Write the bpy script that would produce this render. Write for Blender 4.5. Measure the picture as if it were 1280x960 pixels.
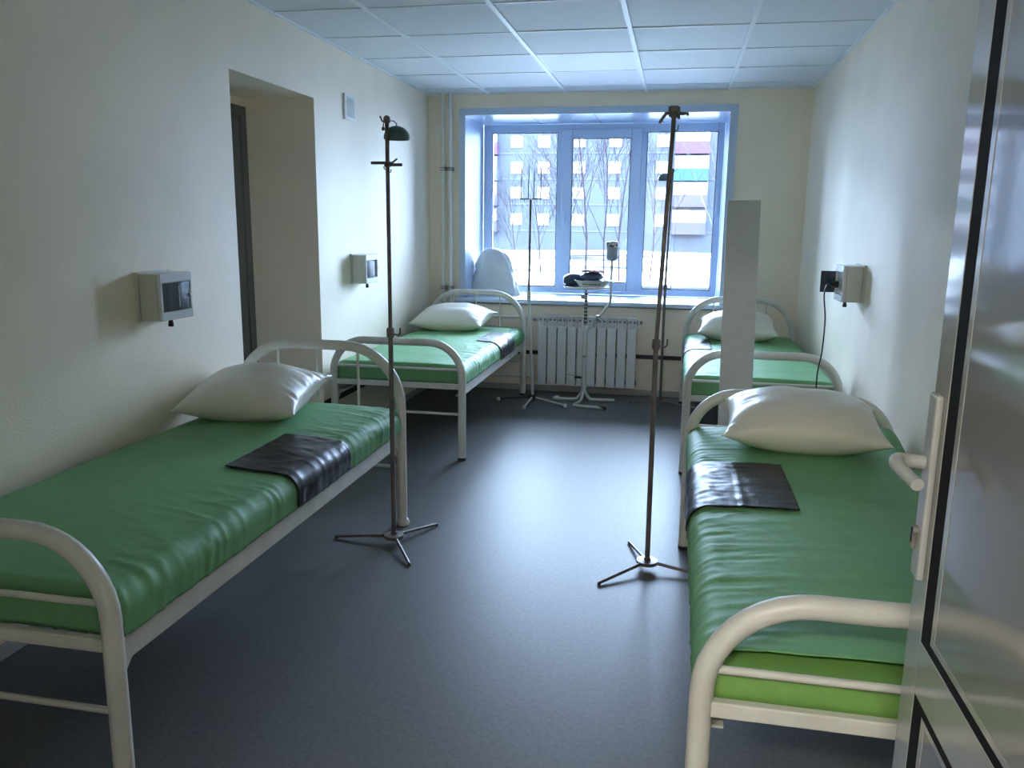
import bpy, bmesh, math, random
from mathutils import Vector, Matrix, noise

for _o in list(bpy.data.objects):
    bpy.data.objects.remove(_o)
SC = bpy.context.scene
COL = SC.collection
PI = math.pi

# ------------------------------------------------------------------ camera
cam_d = bpy.data.cameras.new('camera')
cam_d.sensor_width = 36.0
cam_d.lens = 1017.5 / 1280 * 36.0
cam_d.clip_start = 0.02
cam_d.clip_end = 500
cam = bpy.data.objects.new('camera', cam_d)
COL.objects.link(cam)
YAW, PITCH, ROLL = 0.1973, 0.1945, 0.0120
fw = Vector((-math.sin(YAW)*math.cos(PITCH), math.cos(YAW)*math.cos(PITCH), -math.sin(PITCH)))
rt = Vector((math.cos(YAW), math.sin(YAW), 0))
upv = rt.cross(fw)
r2 = rt*math.cos(ROLL) + upv*math.sin(ROLL)
u2 = -rt*math.sin(ROLL) + upv*math.cos(ROLL)
M = Matrix((r2, u2, -fw)).transposed().to_4x4()
M.translation = (0, 0, 1.41)
cam.matrix_world = M
SC.camera = cam

# ------------------------------------------------------------------ sky and exposure
W = bpy.data.worlds.new('overcast_sky')
SC.world = W
W.use_nodes = True
bg = W.node_tree.nodes['Background']
bg.inputs['Color'].default_value = (0.52, 0.71, 1.0, 1)
bg.inputs['Strength'].default_value = 34.0
SC.view_settings.view_transform = 'Standard'
SC.view_settings.look = 'None'
SC.view_settings.gamma = 1.0
SC.view_settings.use_curve_mapping = False
SC.view_settings.exposure = 0.85
SC.cycles.max_bounces = 14
SC.cycles.diffuse_bounces = 8
SC.cycles.transparent_max_bounces = 16
SC.cycles.caustics_reflective = False
SC.cycles.caustics_refractive = False

# window portal: guides sky sampling only, gives off nothing
pl = bpy.data.lights.new('window_portal', 'AREA')
pl.shape = 'RECTANGLE'; pl.size = 2.1; pl.size_y = 1.5
pl.cycles.is_portal = True
po = bpy.data.objects.new('window_portal', pl)
COL.objects.link(po)
po.location = (-0.706, 7.53, 1.52)
po.rotation_euler = (-PI/2, 0, 0)

# ------------------------------------------------------------------ helpers
def material(name, color, rough=0.5, var=0.0, vscale=8.0, bump=0.0, bscale=40.0, metallic=0.0,
             spec=0.5, coat=0.0, color2=None, stretch=(1, 1, 1), detail=4.0, coat_rough=0.1):
    m = bpy.data.materials.new(name)
    m.use_nodes = True
    nt = m.node_tree
    b = nt.nodes['Principled BSDF']
    b.inputs['Roughness'].default_value = rough
    b.inputs['Metallic'].default_value = metallic
    b.inputs['Specular IOR Level'].default_value = spec
    b.inputs['Coat Weight'].default_value = coat
    b.inputs['Coat Roughness'].default_value = coat_rough
    b.inputs['Base Color'].default_value = (*color, 1)
    tc = nt.nodes.new('ShaderNodeTexCoord')
    mp = nt.nodes.new('ShaderNodeMapping')
    mp.inputs['Scale'].default_value = stretch
    nt.links.new(tc.outputs['Object'], mp.inputs['Vector'])
    if var or color2:
        n = nt.nodes.new('ShaderNodeTexNoise')
        n.inputs['Scale'].default_value = vscale
        n.inputs['Detail'].default_value = detail
        nt.links.new(mp.outputs['Vector'], n.inputs['Vector'])
        r = nt.nodes.new('ShaderNodeValToRGB')
        r.color_ramp.elements[0].position = 0.35
        r.color_ramp.elements[1].position = 0.65
        c2 = color2 or tuple(c*(1-var) for c in color)
        r.color_ramp.elements[0].color = (*c2, 1)
        r.color_ramp.elements[1].color = (*color, 1)
        nt.links.new(n.outputs['Fac'], r.inputs['Fac'])
        nt.links.new(r.outputs['Color'], b.inputs['Base Color'])
    if bump:
        n2 = nt.nodes.new('ShaderNodeTexNoise')
        n2.inputs['Scale'].default_value = bscale
        n2.inputs['Detail'].default_value = 3
        nt.links.new(mp.outputs['Vector'], n2.inputs['Vector'])
        bp = nt.nodes.new('ShaderNodeBump')
        bp.inputs['Strength'].default_value = bump
        bp.inputs['Distance'].default_value = 0.01
        nt.links.new(n2.outputs['Fac'], bp.inputs['Height'])
        nt.links.new(bp.outputs['Normal'], b.inputs['Normal'])
    return m

def glass_material(name, refl=0.07, tint=(1, 1, 1)):
    m = bpy.data.materials.new(name)
    m.use_nodes = True
    nt = m.node_tree
    nt.nodes.clear()
    out = nt.nodes.new('ShaderNodeOutputMaterial')
    tr = nt.nodes.new('ShaderNodeBsdfTransparent')
    tr.inputs['Color'].default_value = (*tint, 1)
    gl = nt.nodes.new('ShaderNodeBsdfGlossy')
    gl.inputs['Roughness'].default_value = 0.02
    mx = nt.nodes.new('ShaderNodeMixShader')
    lw = nt.nodes.new('ShaderNodeFresnel')
    lw.inputs['IOR'].default_value = 1.0 + refl*10
    nt.links.new(lw.outputs['Fac'], mx.inputs['Fac'])
    nt.links.new(tr.outputs['BSDF'], mx.inputs[1])
    nt.links.new(gl.outputs['BSDF'], mx.inputs[2])
    nt.links.new(mx.outputs['Shader'], out.inputs['Surface'])
    return m

def translucent_material(name, color, fac=0.5, rough=0.4):
    m = material(name, color, rough)
    nt = m.node_tree
    b = nt.nodes['Principled BSDF']
    out = nt.nodes['Material Output']
    t = nt.nodes.new('ShaderNodeBsdfTranslucent')
    t.inputs['Color'].default_value = (*color, 1)
    mx = nt.nodes.new('ShaderNodeMixShader')
    mx.inputs['Fac'].default_value = fac
    nt.links.new(b.outputs['BSDF'], mx.inputs[1])
    nt.links.new(t.outputs['BSDF'], mx.inputs[2])
    nt.links.new(mx.outputs['Shader'], out.inputs['Surface'])
    return m

def link(name, bm, mat, parent=None, smooth=False, angle=None):
    me = bpy.data.meshes.new(name)
    bmesh.ops.recalc_face_normals(bm, faces=bm.faces)
    if smooth:
        for f in bm.faces:
            f.smooth = True
        if angle:
            for e in bm.edges:
                if len(e.link_faces) == 2 and e.calc_face_angle(0) > angle:
                    e.smooth = False
    bm.to_mesh(me)
    bm.free()
    me.materials.append(mat)
    o = bpy.data.objects.new(name, me)
    COL.objects.link(o)
    if parent:
        o.parent = parent
    return o

def tag(o, label=None, cat=None, group=None, kind=None):
    if label: o['label'] = label
    if cat: o['category'] = cat
    if group: o['group'] = group
    if kind: o['kind'] = kind
    return o

def empty(name, loc=(0, 0, 0), rz=0.0):
    o = bpy.data.objects.new(name, None)
    o.empty_display_size = 0.1
    o.location = loc
    o.rotation_euler = (0, 0, rz)
    COL.objects.link(o)
    return o

def add_box(bm, x0, x1, y0, y1, z0, z1, bevel=0.0, seg=2):
    vs = [bm.verts.new(p) for p in ((x0,y0,z0),(x1,y0,z0),(x1,y1,z0),(x0,y1,z0),(x0,y0,z1),(x1,y0,z1),(x1,y1,z1),(x0,y1,z1))]
    fs = [bm.faces.new([vs[i] for i in q]) for q in ((3,2,1,0),(4,5,6,7),(0,1,5,4),(1,2,6,5),(2,3,7,6),(3,0,4,7))]
    if bevel:
        es = list({e for f in fs for e in f.edges})
        bmesh.ops.bevel(bm, geom=es, offset=bevel, segments=seg, affect='EDGES', profile=0.5)
    return vs

def box(name, x0, x1, y0, y1, z0, z1, mat, parent=None, bevel=0.0, seg=2):
    bm = bmesh.new()
    add_box(bm, x0, x1, y0, y1, z0, z1, bevel, seg)
    return link(name, bm, mat, parent)

def boxes(name, lst, mat, parent=None, bevel=0.0):
    bm = bmesh.new()
    for b in lst:
        add_box(bm, *b, bevel=bevel, seg=1)
    return link(name, bm, mat, parent)

def add_tube(bm, pts, r, n=10, caps=True):
    pts = [Vector(p) for p in pts]
    rs = r if isinstance(r, (list, tuple)) else [r]*len(pts)
    rings = []
    prev = None
    for i, p in enumerate(pts):
        if i == 0: d = pts[1]-p
        elif i == len(pts)-1: d = p-pts[i-1]
        else: d = (pts[i+1]-p).normalized()+(p-pts[i-1]).normalized()
        d.normalize()
        if prev is None:
            a = Vector((0, 0, 1)) if abs(d.z) < 0.9 else Vector((1, 0, 0))
            n1 = d.cross(a).normalized()
        else:
            n1 = (prev - d*prev.dot(d)).normalized()
        prev = n1
        n2 = d.cross(n1)
        rings.append([bm.verts.new(p + (n1*math.cos(2*PI*k/n)+n2*math.sin(2*PI*k/n))*rs[i]) for k in range(n)])
    for a, b in zip(rings, rings[1:]):
        for k in range(n):
            bm.faces.new((a[k], a[(k+1) % n], b[(k+1) % n], b[k]))
    if caps:
        bm.faces.new(rings[0][::-1]); bm.faces.new(rings[-1])

def tube(name, pts, r, mat, parent=None, n=12):
    bm = bmesh.new()
    add_tube(bm, pts, r, n)
    return link(name, bm, mat, parent, smooth=True, angle=0.9)

def add_lathe(bm, prof, cx=0, cy=0, n=24, cap=True):
    rings = []
    for r, z in prof:
        rings.append([bm.verts.new((cx+r*math.cos(2*PI*k/n), cy+r*math.sin(2*PI*k/n), z)) for k in range(n)])
    for a, b in zip(rings, rings[1:]):
        for k in range(n):
            bm.faces.new((a[k], a[(k+1) % n], b[(k+1) % n], b[k]))
    if cap:
        bm.faces.new(rings[0][::-1]); bm.faces.new(rings[-1])

def lathe(name, prof, mat, parent=None, cx=0, cy=0, n=24, cap=True, angle=0.7):
    bm = bmesh.new()
    add_lathe(bm, prof, cx, cy, n, cap)
    return link(name, bm, mat, parent, smooth=True, angle=angle)

def arc(cx, cz, r, a0, a1, y, n=8):
    return [(cx+r*math.cos(a0+(a1-a0)*i/n), y, cz+r*math.sin(a0+(a1-a0)*i/n)) for i in range(n+1)]

def smoothstep(a, b, x):
    t = max(0.0, min(1.0, (x-a)/(b-a)))
    return t*t*(3-2*t)

# ------------------------------------------------------------------ materials
M_WALL = material('wall_paint', (0.92, 0.81, 0.66), 0.55, var=0.05, vscale=3, bump=0.12, bscale=120)
M_CORR = material('corridor_paint', (0.70, 0.64, 0.50), 0.6)
M_TILE = material('ceiling_tile', (0.74, 0.77, 0.82), 0.7, var=0.04, vscale=60, bump=0.15, bscale=200)
M_GRID = material('grid_bar_white', (0.80, 0.83, 0.88), 0.42, spec=0.35)
M_GAP = material('ceiling_void', (0.05, 0.05, 0.05), 0.9)
M_FLOOR = material('vinyl_floor', (0.150, 0.150, 0.152), 0.40, color2=(0.122, 0.123, 0.126), vscale=70, bump=0.10, bscale=4.5, spec=0.11)
M_PVC = material('window_pvc', (0.56, 0.66, 0.80), 0.32)
M_REVEAL = material('reveal_plastic', (0.50, 0.60, 0.76), 0.25)
M_GASKET = material('black_gasket', (0.008, 0.008, 0.009), 0.75, spec=0.2)
M_GLASS = glass_material('window_glass', 0.05)
M_STRIP = material('black_strip', (0.012, 0.012, 0.014), 0.4)
M_SKIRT = material('grey_skirting', (0.42, 0.42, 0.42), 0.5)
M_BED = material('bed_enamel', (0.66, 0.65, 0.60), 0.35, color2=(0.60, 0.585, 0.53), vscale=12, bump=0.04, bscale=40)
M_CAP = material('dark_rubber', (0.03, 0.03, 0.03), 0.7)
M_SHEET = material('green_sheet', (0.160, 0.37, 0.165), 0.56, var=0.08, vscale=20, bump=0.05, bscale=300, spec=0.32)
M_MATT = material('green_mattress', (0.13, 0.34, 0.14), 0.55, var=0.08, vscale=30)
M_MATT2 = material('grass_green_mattress', (0.18, 0.36, 0.085), 0.5, var=0.08, vscale=30)
M_PILLOW = material('white_oilcloth_pillow', (0.74, 0.71, 0.63), 0.38, bump=0.10, bscale=18, spec=0.5)
M_STRING = material('tie_cotton', (0.7, 0.68, 0.6), 0.8)
M_OIL = material('black_oilcloth', (0.014, 0.014, 0.017), 0.34, bump=0.06, bscale=14, spec=0.22)
M_STAND = material('bronze_stand', (0.19, 0.16, 0.145), 0.36, color2=(0.12, 0.10, 0.09), vscale=20, metallic=0.3)
M_SHADE = material('green_shade', (0.07, 0.13, 0.13), 0.4)
M_WSTAND = material('grey_white_stand', (0.64, 0.63, 0.60), 0.35)
M_STEEL = material('worn_steel', (0.35, 0.33, 0.31), 0.35, metallic=0.8)
M_ENAMEL = material('white_enamel', (0.86, 0.85, 0.80), 0.25)
M_RIM = material('dark_enamel_print', (0.05, 0.05, 0.06), 0.4)
M_NAVY = material('navy_rubber', (0.03, 0.055, 0.095), 0.3, var=0.2, vscale=10)
M_MAROON = material('maroon_cloth', (0.36, 0.07, 0.11), 0.7, color2=(0.42, 0.34, 0.40), vscale=60)
M_SPECK = material('speckled_lid', (0.75, 0.75, 0.73), 0.5, color2=(0.01, 0.01, 0.01), vscale=62, detail=0)
M_CUP = material('grey_cup', (0.34, 0.38, 0.44), 0.5, bump=0.2, bscale=60)
M_RAD = material('radiator_enamel', (0.72, 0.73, 0.73), 0.35)
M_RADD = material('radiator_inner', (0.30, 0.31, 0.32), 0.6)
M_PIPE = material('pipe_paint', (0.74, 0.72, 0.66), 0.35)
M_BOX = material('box_plastic', (0.62, 0.61, 0.57), 0.35)
M_BOXF = material('box_front_plastic', (0.68, 0.69, 0.70), 0.18)
M_TINT = material('tinted_window', (0.022, 0.032, 0.045), 0.14, color2=(0.06, 0.075, 0.09), vscale=25, stretch=(1, 1, 0.15), spec=0.4)
M_BLACK = material('black_plastic', (0.01, 0.01, 0.01), 0.4)
M_BOARD = material('chipboard_laminate', (0.60, 0.61, 0.59), 0.5, var=0.06, vscale=40)
M_BAG = translucent_material('white_plastic_bag', (0.55, 0.56, 0.53), 0.30, 0.35)
M_VENT = material('vent_plastic', (0.80, 0.81, 0.82), 0.35)
M_VENTD = material('vent_dark', (0.05, 0.06, 0.08), 0.6)
M_LEAF = material('door_leaf_gloss', (0.34, 0.34, 0.33), 0.10, spec=0.6)
M_LPAN = material('door_panel_gloss', (0.24, 0.24, 0.235), 0.07, spec=0.65)
M_HAND = material('handle_white', (0.40, 0.40, 0.385), 0.3)
M_DDOOR = material('dark_grey_door', (0.14, 0.14, 0.135), 0.35)
M_DPAN = material('dark_door_glass', (0.012, 0.013, 0.014), 0.15)
M_LED = material('led_diffuser', (0.76, 0.81, 0.90), 0.55, spec=0.25)
M_FILL_LAMP = material('added_fill_lamp_diffuser', (0.9, 0.9, 0.88), 0.4)  # glowing face of the added fill lamp behind the camera
M_FILL_LAMP.node_tree.nodes['Principled BSDF'].inputs['Emission Color'].default_value = (1.0, 0.94, 0.84, 1)
M_FILL_LAMP.node_tree.nodes['Principled BSDF'].inputs['Emission Strength'].default_value = 46.0
M_SNOW = material('snow', (0.34, 0.34, 0.34), 0.8, color2=(0.016, 0.017, 0.018), vscale=0.16, stretch=(0.5, 1, 1), spec=0.0)  # dark second colour paints pale blue shading into the snow in patches
M_FACADE = material('facade_brick', (0.035, 0.040, 0.048), 0.9, var=0.12, vscale=0.6, spec=0.0)
M_FBAND = material('facade_band', (0.045, 0.048, 0.055), 0.9, spec=0.0)
M_FWIN = material('facade_window_frame', (0.065, 0.060, 0.060), 0.6, spec=0.0)
M_FPANE = material('facade_window_pane', (0.06, 0.05, 0.05), 0.08, spec=0.8)
M_BPUR = material('balcony_purple', (0.042, 0.026, 0.040), 0.8, spec=0.0)
M_BTUR = material('balcony_turquoise', (0.020, 0.040, 0.046), 0.8, spec=0.0)
M_BMAU = material('balcony_mauve', (0.034, 0.031, 0.040), 0.8, spec=0.0)
M_BARK = material('birch_bark', (0.016, 0.011, 0.013), 0.9, color2=(0.022, 0.018, 0.020), vscale=3, spec=0.0)
M_BARKW = material('pale_birch_bark', (0.08, 0.075, 0.07), 0.9, color2=(0.03, 0.026, 0.026), vscale=4, spec=0.0)

# ------------------------------------------------------------------ room shell
XL, XR, YB, ZC = -2.093, 0.947, 6.80, 2.4455
YF = 0.42
floor = box('floor', -3.2, 1.6, -2.2, 7.6, -0.2, 0.0, M_FLOOR); tag(floor, 'dark blue-grey vinyl floor with a soft sheen', kind='structure')
# left wall with the deep doorway
DY0, DY1, DZ = 3.655, 4.57, 2.103
wl = boxes('wall_left', [(-2.75, XL, YF, DY0, 0, ZC+0.3), (-2.75, XL, DY1, YB+0.75, 0, ZC+0.3), (-2.75, XL, DY0, DY1, DZ, ZC+0.3), (-3.2, -2.58, DY0-0.3, DY1+0.3, 0, ZC+0.3)], M_WALL)
tag(wl, 'cream painted left wall with a deep doorway', kind='structure')
wr = box('wall_right', XR, XR+0.4, YF-0.12, YB+0.75, 0, ZC+0.3, M_WALL); tag(wr, 'cream painted right wall', kind='structure')
WX0, WX1, WZ0, WZ1 = -1.80, 0.365, 0.735, 2.30
wb = boxes('wall_back', [(-2.75, WX0, YB, YB+0.75, 0, ZC+0.3), (WX1, XR+0.4, YB, YB+0.75, 0, ZC+0.3), (WX0, WX1, YB, YB+0.75, 0, WZ0), (WX0, WX1, YB, YB+0.75, WZ1, ZC+0.3)], M_WALL)
tag(wb, 'cream painted back wall around the wide window', kind='structure')
wf = boxes('wall_front', [(-2.75, -0.56, YF-0.12, YF, 0, ZC+0.3), (0.475, XR+0.4, YF-0.12, YF, 0, ZC+0.3), (-0.56, 0.475, YF-0.12, YF, 2.1, ZC+0.3)], M_WALL)
tag(wf, 'cream entrance wall around the open doorway', kind='structure')
cw = boxes('wall_corridor', [(-3.2, 1.6, -2.3, -2.2, 0, ZC+0.1), (-3.2, -3.1, -2.2, YF-0.12, 0, ZC+0.1), (1.5, 1.6, -2.2, YF-0.12, 0, ZC+0.1)], M_CORR)
tag(cw, 'cream corridor walls outside the entrance', kind='structure')
cc = box('ceiling_corridor', -3.2, 1.6, -2.3, YF-0.12, ZC, ZC+0.1, M_TILE); tag(cc, 'white corridor ceiling', kind='structure')

# unseen fill lamp added behind the camera to brighten the room's near end
cl_ = empty('ceiling_light', (-0.4, -1.15, ZC)); tag(cl_, 'added long fill lamp, out of view on the corridor ceiling', 'ceiling light')
box('housing', -0.62, 0.62, -0.16, 0.16, -0.035, 0.0, M_GRID, cl_, bevel=0.004)
box('diffuser', -0.59, 0.59, -0.13, 0.13, -0.048, -0.035, M_FILL_LAMP, cl_, bevel=0.004)

# suspended ceiling: void slab, grid bars, tiles
ceil = box('ceiling', XL-0.3, XR+0.3, YF-0.1, YB+0.5, ZC+0.06, ZC+0.16, M_GAP); tag(ceil, 'white suspended tile ceiling with bright metal grid', kind='structure')
G0, GS, R1, RS = -1.5797, 0.6332, 6.5373, 0.6105
xs = [XL] + [G0+i*GS for i in range(4)] + [XR]
ys = [YB] + [R1-i*RS for i in range(11)]
ys = [y for y in ys if y > YF] + [YF]
for i in range(1, 5):
    box('grid_bar', xs[i]-0.012, xs[i]+0.012, YF, YB, ZC-0.004, ZC+0.03, M_GRID, ceil)
for y in ys[1:-1]:
    for a, b in zip(xs, xs[1:]):
        box('cross_bar', a+(0.012 if a != XL else 0), b-(0.012 if b != XR else 0), y-0.008, y+0.008, ZC+0.002, ZC+0.03, M_GRID, ceil)
for nm, b in (('edge_bar', (XL, XL+0.018, YF, YB)), ('edge_bar', (XR-0.018, XR, YF, YB)), ('edge_bar', (XL+0.018, XR-0.018, YB-0.018, YB))):
    box(nm, b[0], b[1], b[2], b[3], ZC-0.002, ZC+0.02, M_GRID, ceil)
rng = random.Random(5)
LEDCELL = (2, 2)
led_rect = None
for i, (a, b) in enumerate(zip(xs, xs[1:])):
    for j, (y1, y0) in enumerate(zip(ys, ys[1:])):
        if (i, j) == LEDCELL:
            led_rect = (a, b, y0, y1); continue
        dz = rng.uniform(-0.0008, 0.0016)
        t = box('tile', a+0.004, b-0.004, y0+0.0055, y1-0.0055, ZC+0.006+dz, ZC+0.021+dz, M_TILE, ceil)
a, b, y0, y1 = led_rect
led = empty('ceiling_light', ((a+b)/2, (y0+y1)/2, ZC)); tag(led, 'square flat ceiling light panel, switched off, smooth bluish white among the ceiling tiles', 'ceiling light')
hx, hy = (b-a)/2-0.0125, (y1-y0)/2-0.009
boxes('frame', [(-hx, hx, -hy, -hy+0.012, 0.001, 0.02), (-hx, hx, hy-0.012, hy, 0.001, 0.02), (-hx, -hx+0.012, -hy+0.012, hy-0.012, 0.001, 0.02), (hx-0.012, hx, -hy+0.012, hy-0.012, 0.001, 0.02)], M_GRID, led)
box('diffuser', -hx+0.012, hx-0.012, -hy+0.012, hy-0.012, 0.003, 0.015, M_LED, led)

# skirting and the black strip
for nm, b in (('baseboard_back', (XL, XR, YB-0.012, YB)), ('baseboard_left', (XL, XL+0.012, DY1, YB-0.012)), ('baseboard_right', (XR-0.012, XR, YF, YB-0.012)), ('baseboard_near', (XL, XL+0.012, YF, DY0))):
    o = box(nm, b[0], b[1], b[2], b[3], 0, 0.052, M_SKIRT, bevel=0.004)
    tag(o, 'low grey skirting along the ' + {'baseboard_back': 'window wall', 'baseboard_left': 'left wall past the doorway', 'baseboard_right': 'right wall', 'baseboard_near': 'left wall before the doorway'}[nm], kind='structure')
o = box('trim_1', XL+0.0, XR, YB-0.011, YB, 0.315, 0.348, M_STRIP); tag(o, 'thin black strip along the window wall behind the radiator', kind='structure')
o = box('trim_2', XL, XL+0.011, DY1+0.002, YB-0.011, 0.292, 0.325, M_STRIP); tag(o, 'thin black strip along the left wall behind the far bed', kind='structure')

# window reveal lining and architrave
o = boxes('trim_4', [(WX0, -1.776, YB-0.006, 7.447, 0.78, 2.281), (0.342, WX1, YB-0.006, 7.447, 0.78, 2.281), (WX0, WX1, YB-0.006, 7.447, 2.281, WZ1)], M_REVEAL)
tag(o, 'white plastic lining of the deep window recess', kind='structure')
o = boxes('trim_5', [(-1.826, -1.776, YB-0.014, YB-0.0062, 0.79, 2.335), (0.342, 0.402, YB-0.014, YB-0.0062, 0.79, 2.335), (-1.776, 0.342, YB-0.014, YB-0.0062, 2.281, 2.335)], M_REVEAL)
tag(o, 'flat white plastic edging around the window recess', kind='structure')
for k in range(3):   # joints of the head lining panels
    x = -1.776 + (k+1)*0.53
    box('panel_seam', x-0.0015, x+0.0015, YB, 7.44, 2.2795, 2.2815, M_GASKET, bpy.data.objects['trim_4'])
sill = box('window_sill', -1.862, 0.43, 6.735, 7.447, 0.748, 0.785, M_PVC, bevel=0.010, seg=3); tag(sill, 'deep white plastic window sill above the radiator', kind='structure')

# the window
win = empty('window_1', (-0.706, 7.447, 0.785)); tag(win, 'white three-part plastic window with bare trees and flats outside', kind='structure')
def wbox(nm, lst, mat, parent=win, bevel=0.004):
    bm = bmesh.new()
    for (x0, x1, y0, y1, z0, z1) in lst:
        add_box(bm, x0+0.706, x1+0.706, y0-7.447, y1-7.447, z0-0.785, z1-0.785, bevel, 1)
    return link(nm, bm, mat, parent)
FY0, FY1 = 7.447, 7.517
def ring(x0, x1, z0, z1, w, y0, y1):
    wl_, wr_, wb_, wt_ = w
    return [(x0, x0+wl_, y0, y1, z0, z1), (x1-wr_, x1, y0, y1, z0, z1), (x0+wl_, x1-wr_, y0, y1, z0, z0+wb_), (x0+wl_, x1-wr_, y0, y1, z1-wt_, z1)]
wbox('outer_frame', ring(-1.776, 0.342, 0.785, 2.281, (0.079, 0.055, 0.06, 0.073), FY0, FY1) , M_PVC)
wbox('mullion', [(-1.10, -1.03, FY0+0.001, FY1, 0.845, 2.208)], M_PVC)
wbox('mullion', [(-0.39, -0.313, FY0+0.001, FY1, 0.845, 2.208)], M_PVC)
sash = wbox('sash', ring(-1.06, -0.356, 0.815, 2.235, (0.094, 0.094, 0.083, 0.078), FY0-0.016, FY1-0.03), M_PVC, bevel=0.006)
for (x0, x1, z0, z1, y) in ((-1.697, -1.10, 0.845, 2.208, FY0+0.012), (-0.966, -0.45, 0.898, 2.157, FY0), (-0.313, 0.287, 0.845, 2.208, FY0+0.012)):
    wbox('gasket', ring(x0, x1, z0, z1, (0.006,)*4, y, y+0.006), M_GASKET, bevel=0)
    wbox('pane', [(x0, x1, y+0.014, y+0.020, z0, z1)], M_GLASS, bevel=0)
hd = wbox('handle', [(-1.032, -1.008, FY0-0.03, FY0-0.016, 1.43, 1.50), (-1.029, -1.011, FY0-0.052, FY0-0.03, 1.455, 1.475), (-1.029, -1.011, FY0-0.066, FY0-0.052, 1.40, 1.535)], M_PVC, bevel=0.003)
for z in (0.86, 2.16):
    wbox('hinge', [(-0.372, -0.350, FY0-0.030, FY0-0.0165, z-0.04, z+0.04)], M_PVC, bevel=0.003)

# dark door deep in the left doorway
d1 = empty('door_1', (-2.52, (DY0+DY1)/2, 0)); tag(d1, 'dark grey metal door set deep in the left doorway', kind='structure')
hw = (DY1-DY0)/2
boxes('door_frame', [(-0.05, 0, hw-0.065, hw, 0, 2.06), (-0.05, 0, -hw, -hw+0.065, 0, 2.06), (-0.05, 0, -hw+0.065, hw-0.065, 2.0, 2.06)], M_DDOOR, d1, bevel=0.003)
box('reveal_head', -0.06, 0.0, -hw, hw, 2.06, DZ, M_WALL, d1)
boxes('stile', [(-0.045, -0.008, hw-0.16, hw-0.069, 0.01, 1.996), (-0.045, -0.008, -hw+0.069, -hw+0.16, 0.01, 1.996)], M_DDOOR, d1, bevel=0.003)
boxes('rail', [(-0.045, -0.008, -hw+0.16, hw-0.16, 1.88, 1.996), (-0.045, -0.008, -hw+0.16, hw-0.16, 0.87, 0.96), (-0.045, -0.008, -hw+0.16, hw-0.16, 0.01, 0.14)], M_DDOOR, d1, bevel=0.003)
box('door_panel', -0.035, -0.020, -hw+0.16, hw-0.16, 0.96, 1.88, M_DPAN, d1)
box('door_panel', -0.035, -0.020, -hw+0.16, hw-0.16, 0.14, 0.87, M_DPAN, d1)

# open entrance door, parallel to the right wall
d2 = empty('door_2', (0.40, 0.46, 0)); tag(d2, 'open grey glossy entrance door with white lever handle and black seals', kind='structure')
T = 0.055   # leaf occupies local x 0..T, y 0..0.88
E1 = 0.88
boxes('stile', [(0, T, E1-0.066, E1, 0.015, 2.05)], M_LEAF, d2, bevel=0.001)
boxes('stile', [(0, T, 0.0, 0.066, 0.015, 2.05)], M_LEAF, d2, bevel=0.001)
box('rail', 0, T, 0.066, E1-0.066, 0.69, 0.778, M_LEAF, d2, bevel=0.001)
box('rail', 0, T, 0.066, E1-0.066, 0.015, 0.10, M_LEAF, d2, bevel=0.001)
box('rail', 0, T, 0.066, E1-0.066, 1.97, 2.05, M_LEAF, d2, bevel=0.001)
for z0, z1 in ((0.778, 1.97), (0.10, 0.69)):
    y0, y1 = 0.066, E1-0.066
    g = 0.042; gz = 0.016
    boxes('seal', [(0.001, T-0.001, y0, y0+g, z0, z1), (0.001, T-0.001, y1-g, y1, z0, z1), (0.001, T-0.001, y0+g, y1-g, z0, z0+gz), (0.001, T-0.001, y0+g, y1-g, z1-gz, z1)], M_GASKET, d2)
    boxes('glazing_bead', [(0.0012, T-0.0012, y0+g, y0+g+0.016, z0+gz, z1-gz), (0.0012, T-0.0012, y1-g-0.016, y1-g, z0+gz, z1-gz), (0.0012, T-0.0012, y0+g+0.016, y1-g-0.016, z0+gz, z0+gz+0.010), (0.0012, T-0.0012, y0+g+0.016, y1-g-0.016, z1-gz-0.010, z1-gz)], M_LEAF, d2)
    box('door_panel', 0.0022, T-0.0022, y0+g+0.016, y1-g-0.016, z0+gz+0.01, z1-gz-0.01, M_LPAN, d2)
hp = box('handle_plate', -0.011, 0.0, E1-0.050, E1-0.012, 0.87, 1.165, M_HAND, d2, bevel=0.004)
def sm(pts, n=5):
    out = []
    P = [Vector(p) for p in pts]
    P = [P[0]*2-P[1]] + P + [P[-1]*2-P[-2]]
    for i in range(1, len(P)-2):
        for k in range(n):
            t = k/n
            a, b, c, d = P[i-1], P[i], P[i+1], P[i+2]
            out.append(0.5*((2*b)+(c-a)*t+(2*a-5*b+4*c-d)*t*t+(3*b-a-3*c+d)*t*t*t))
    out.append(P[-2])
    return out
hl = tube('lever', sm([(-0.011, E1-0.024, 1.055), (-0.035, E1-0.024, 1.056), (-0.050, E1-0.030, 1.058), (-0.056, E1-0.048, 1.057), (-0.052, E1-0.085, 1.052), (-0.046, E1-0.125, 1.048)]), [0.0115]*16+[0.0105]*5+[0.0095]*5, M_HAND, d2, n=12)
bm = bmesh.new(); add_lathe(bm, [(0.0085, -0.004), (0.0085, 0.004)], n=16)
bmesh.ops.rotate(bm, verts=bm.verts, cent=(0, 0, 0), matrix=Matrix.Rotation(PI/2, 3, 'Y'))
bmesh.ops.translate(bm, verts=bm.verts, vec=(-0.014, E1-0.026, 0.945))
kl = link('lock_cylinder', bm, M_STEEL, hp)
box('lock_cylinder', -0.018, -0.011, E1-0.030, E1-0.022, 0.915, 0.946, M_STEEL, hp, bevel=0.002)
box('keyhole', -0.0195, -0.0175, E1-0.0275, E1-0.0245, 0.925, 0.95, M_BLACK, hp)
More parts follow.
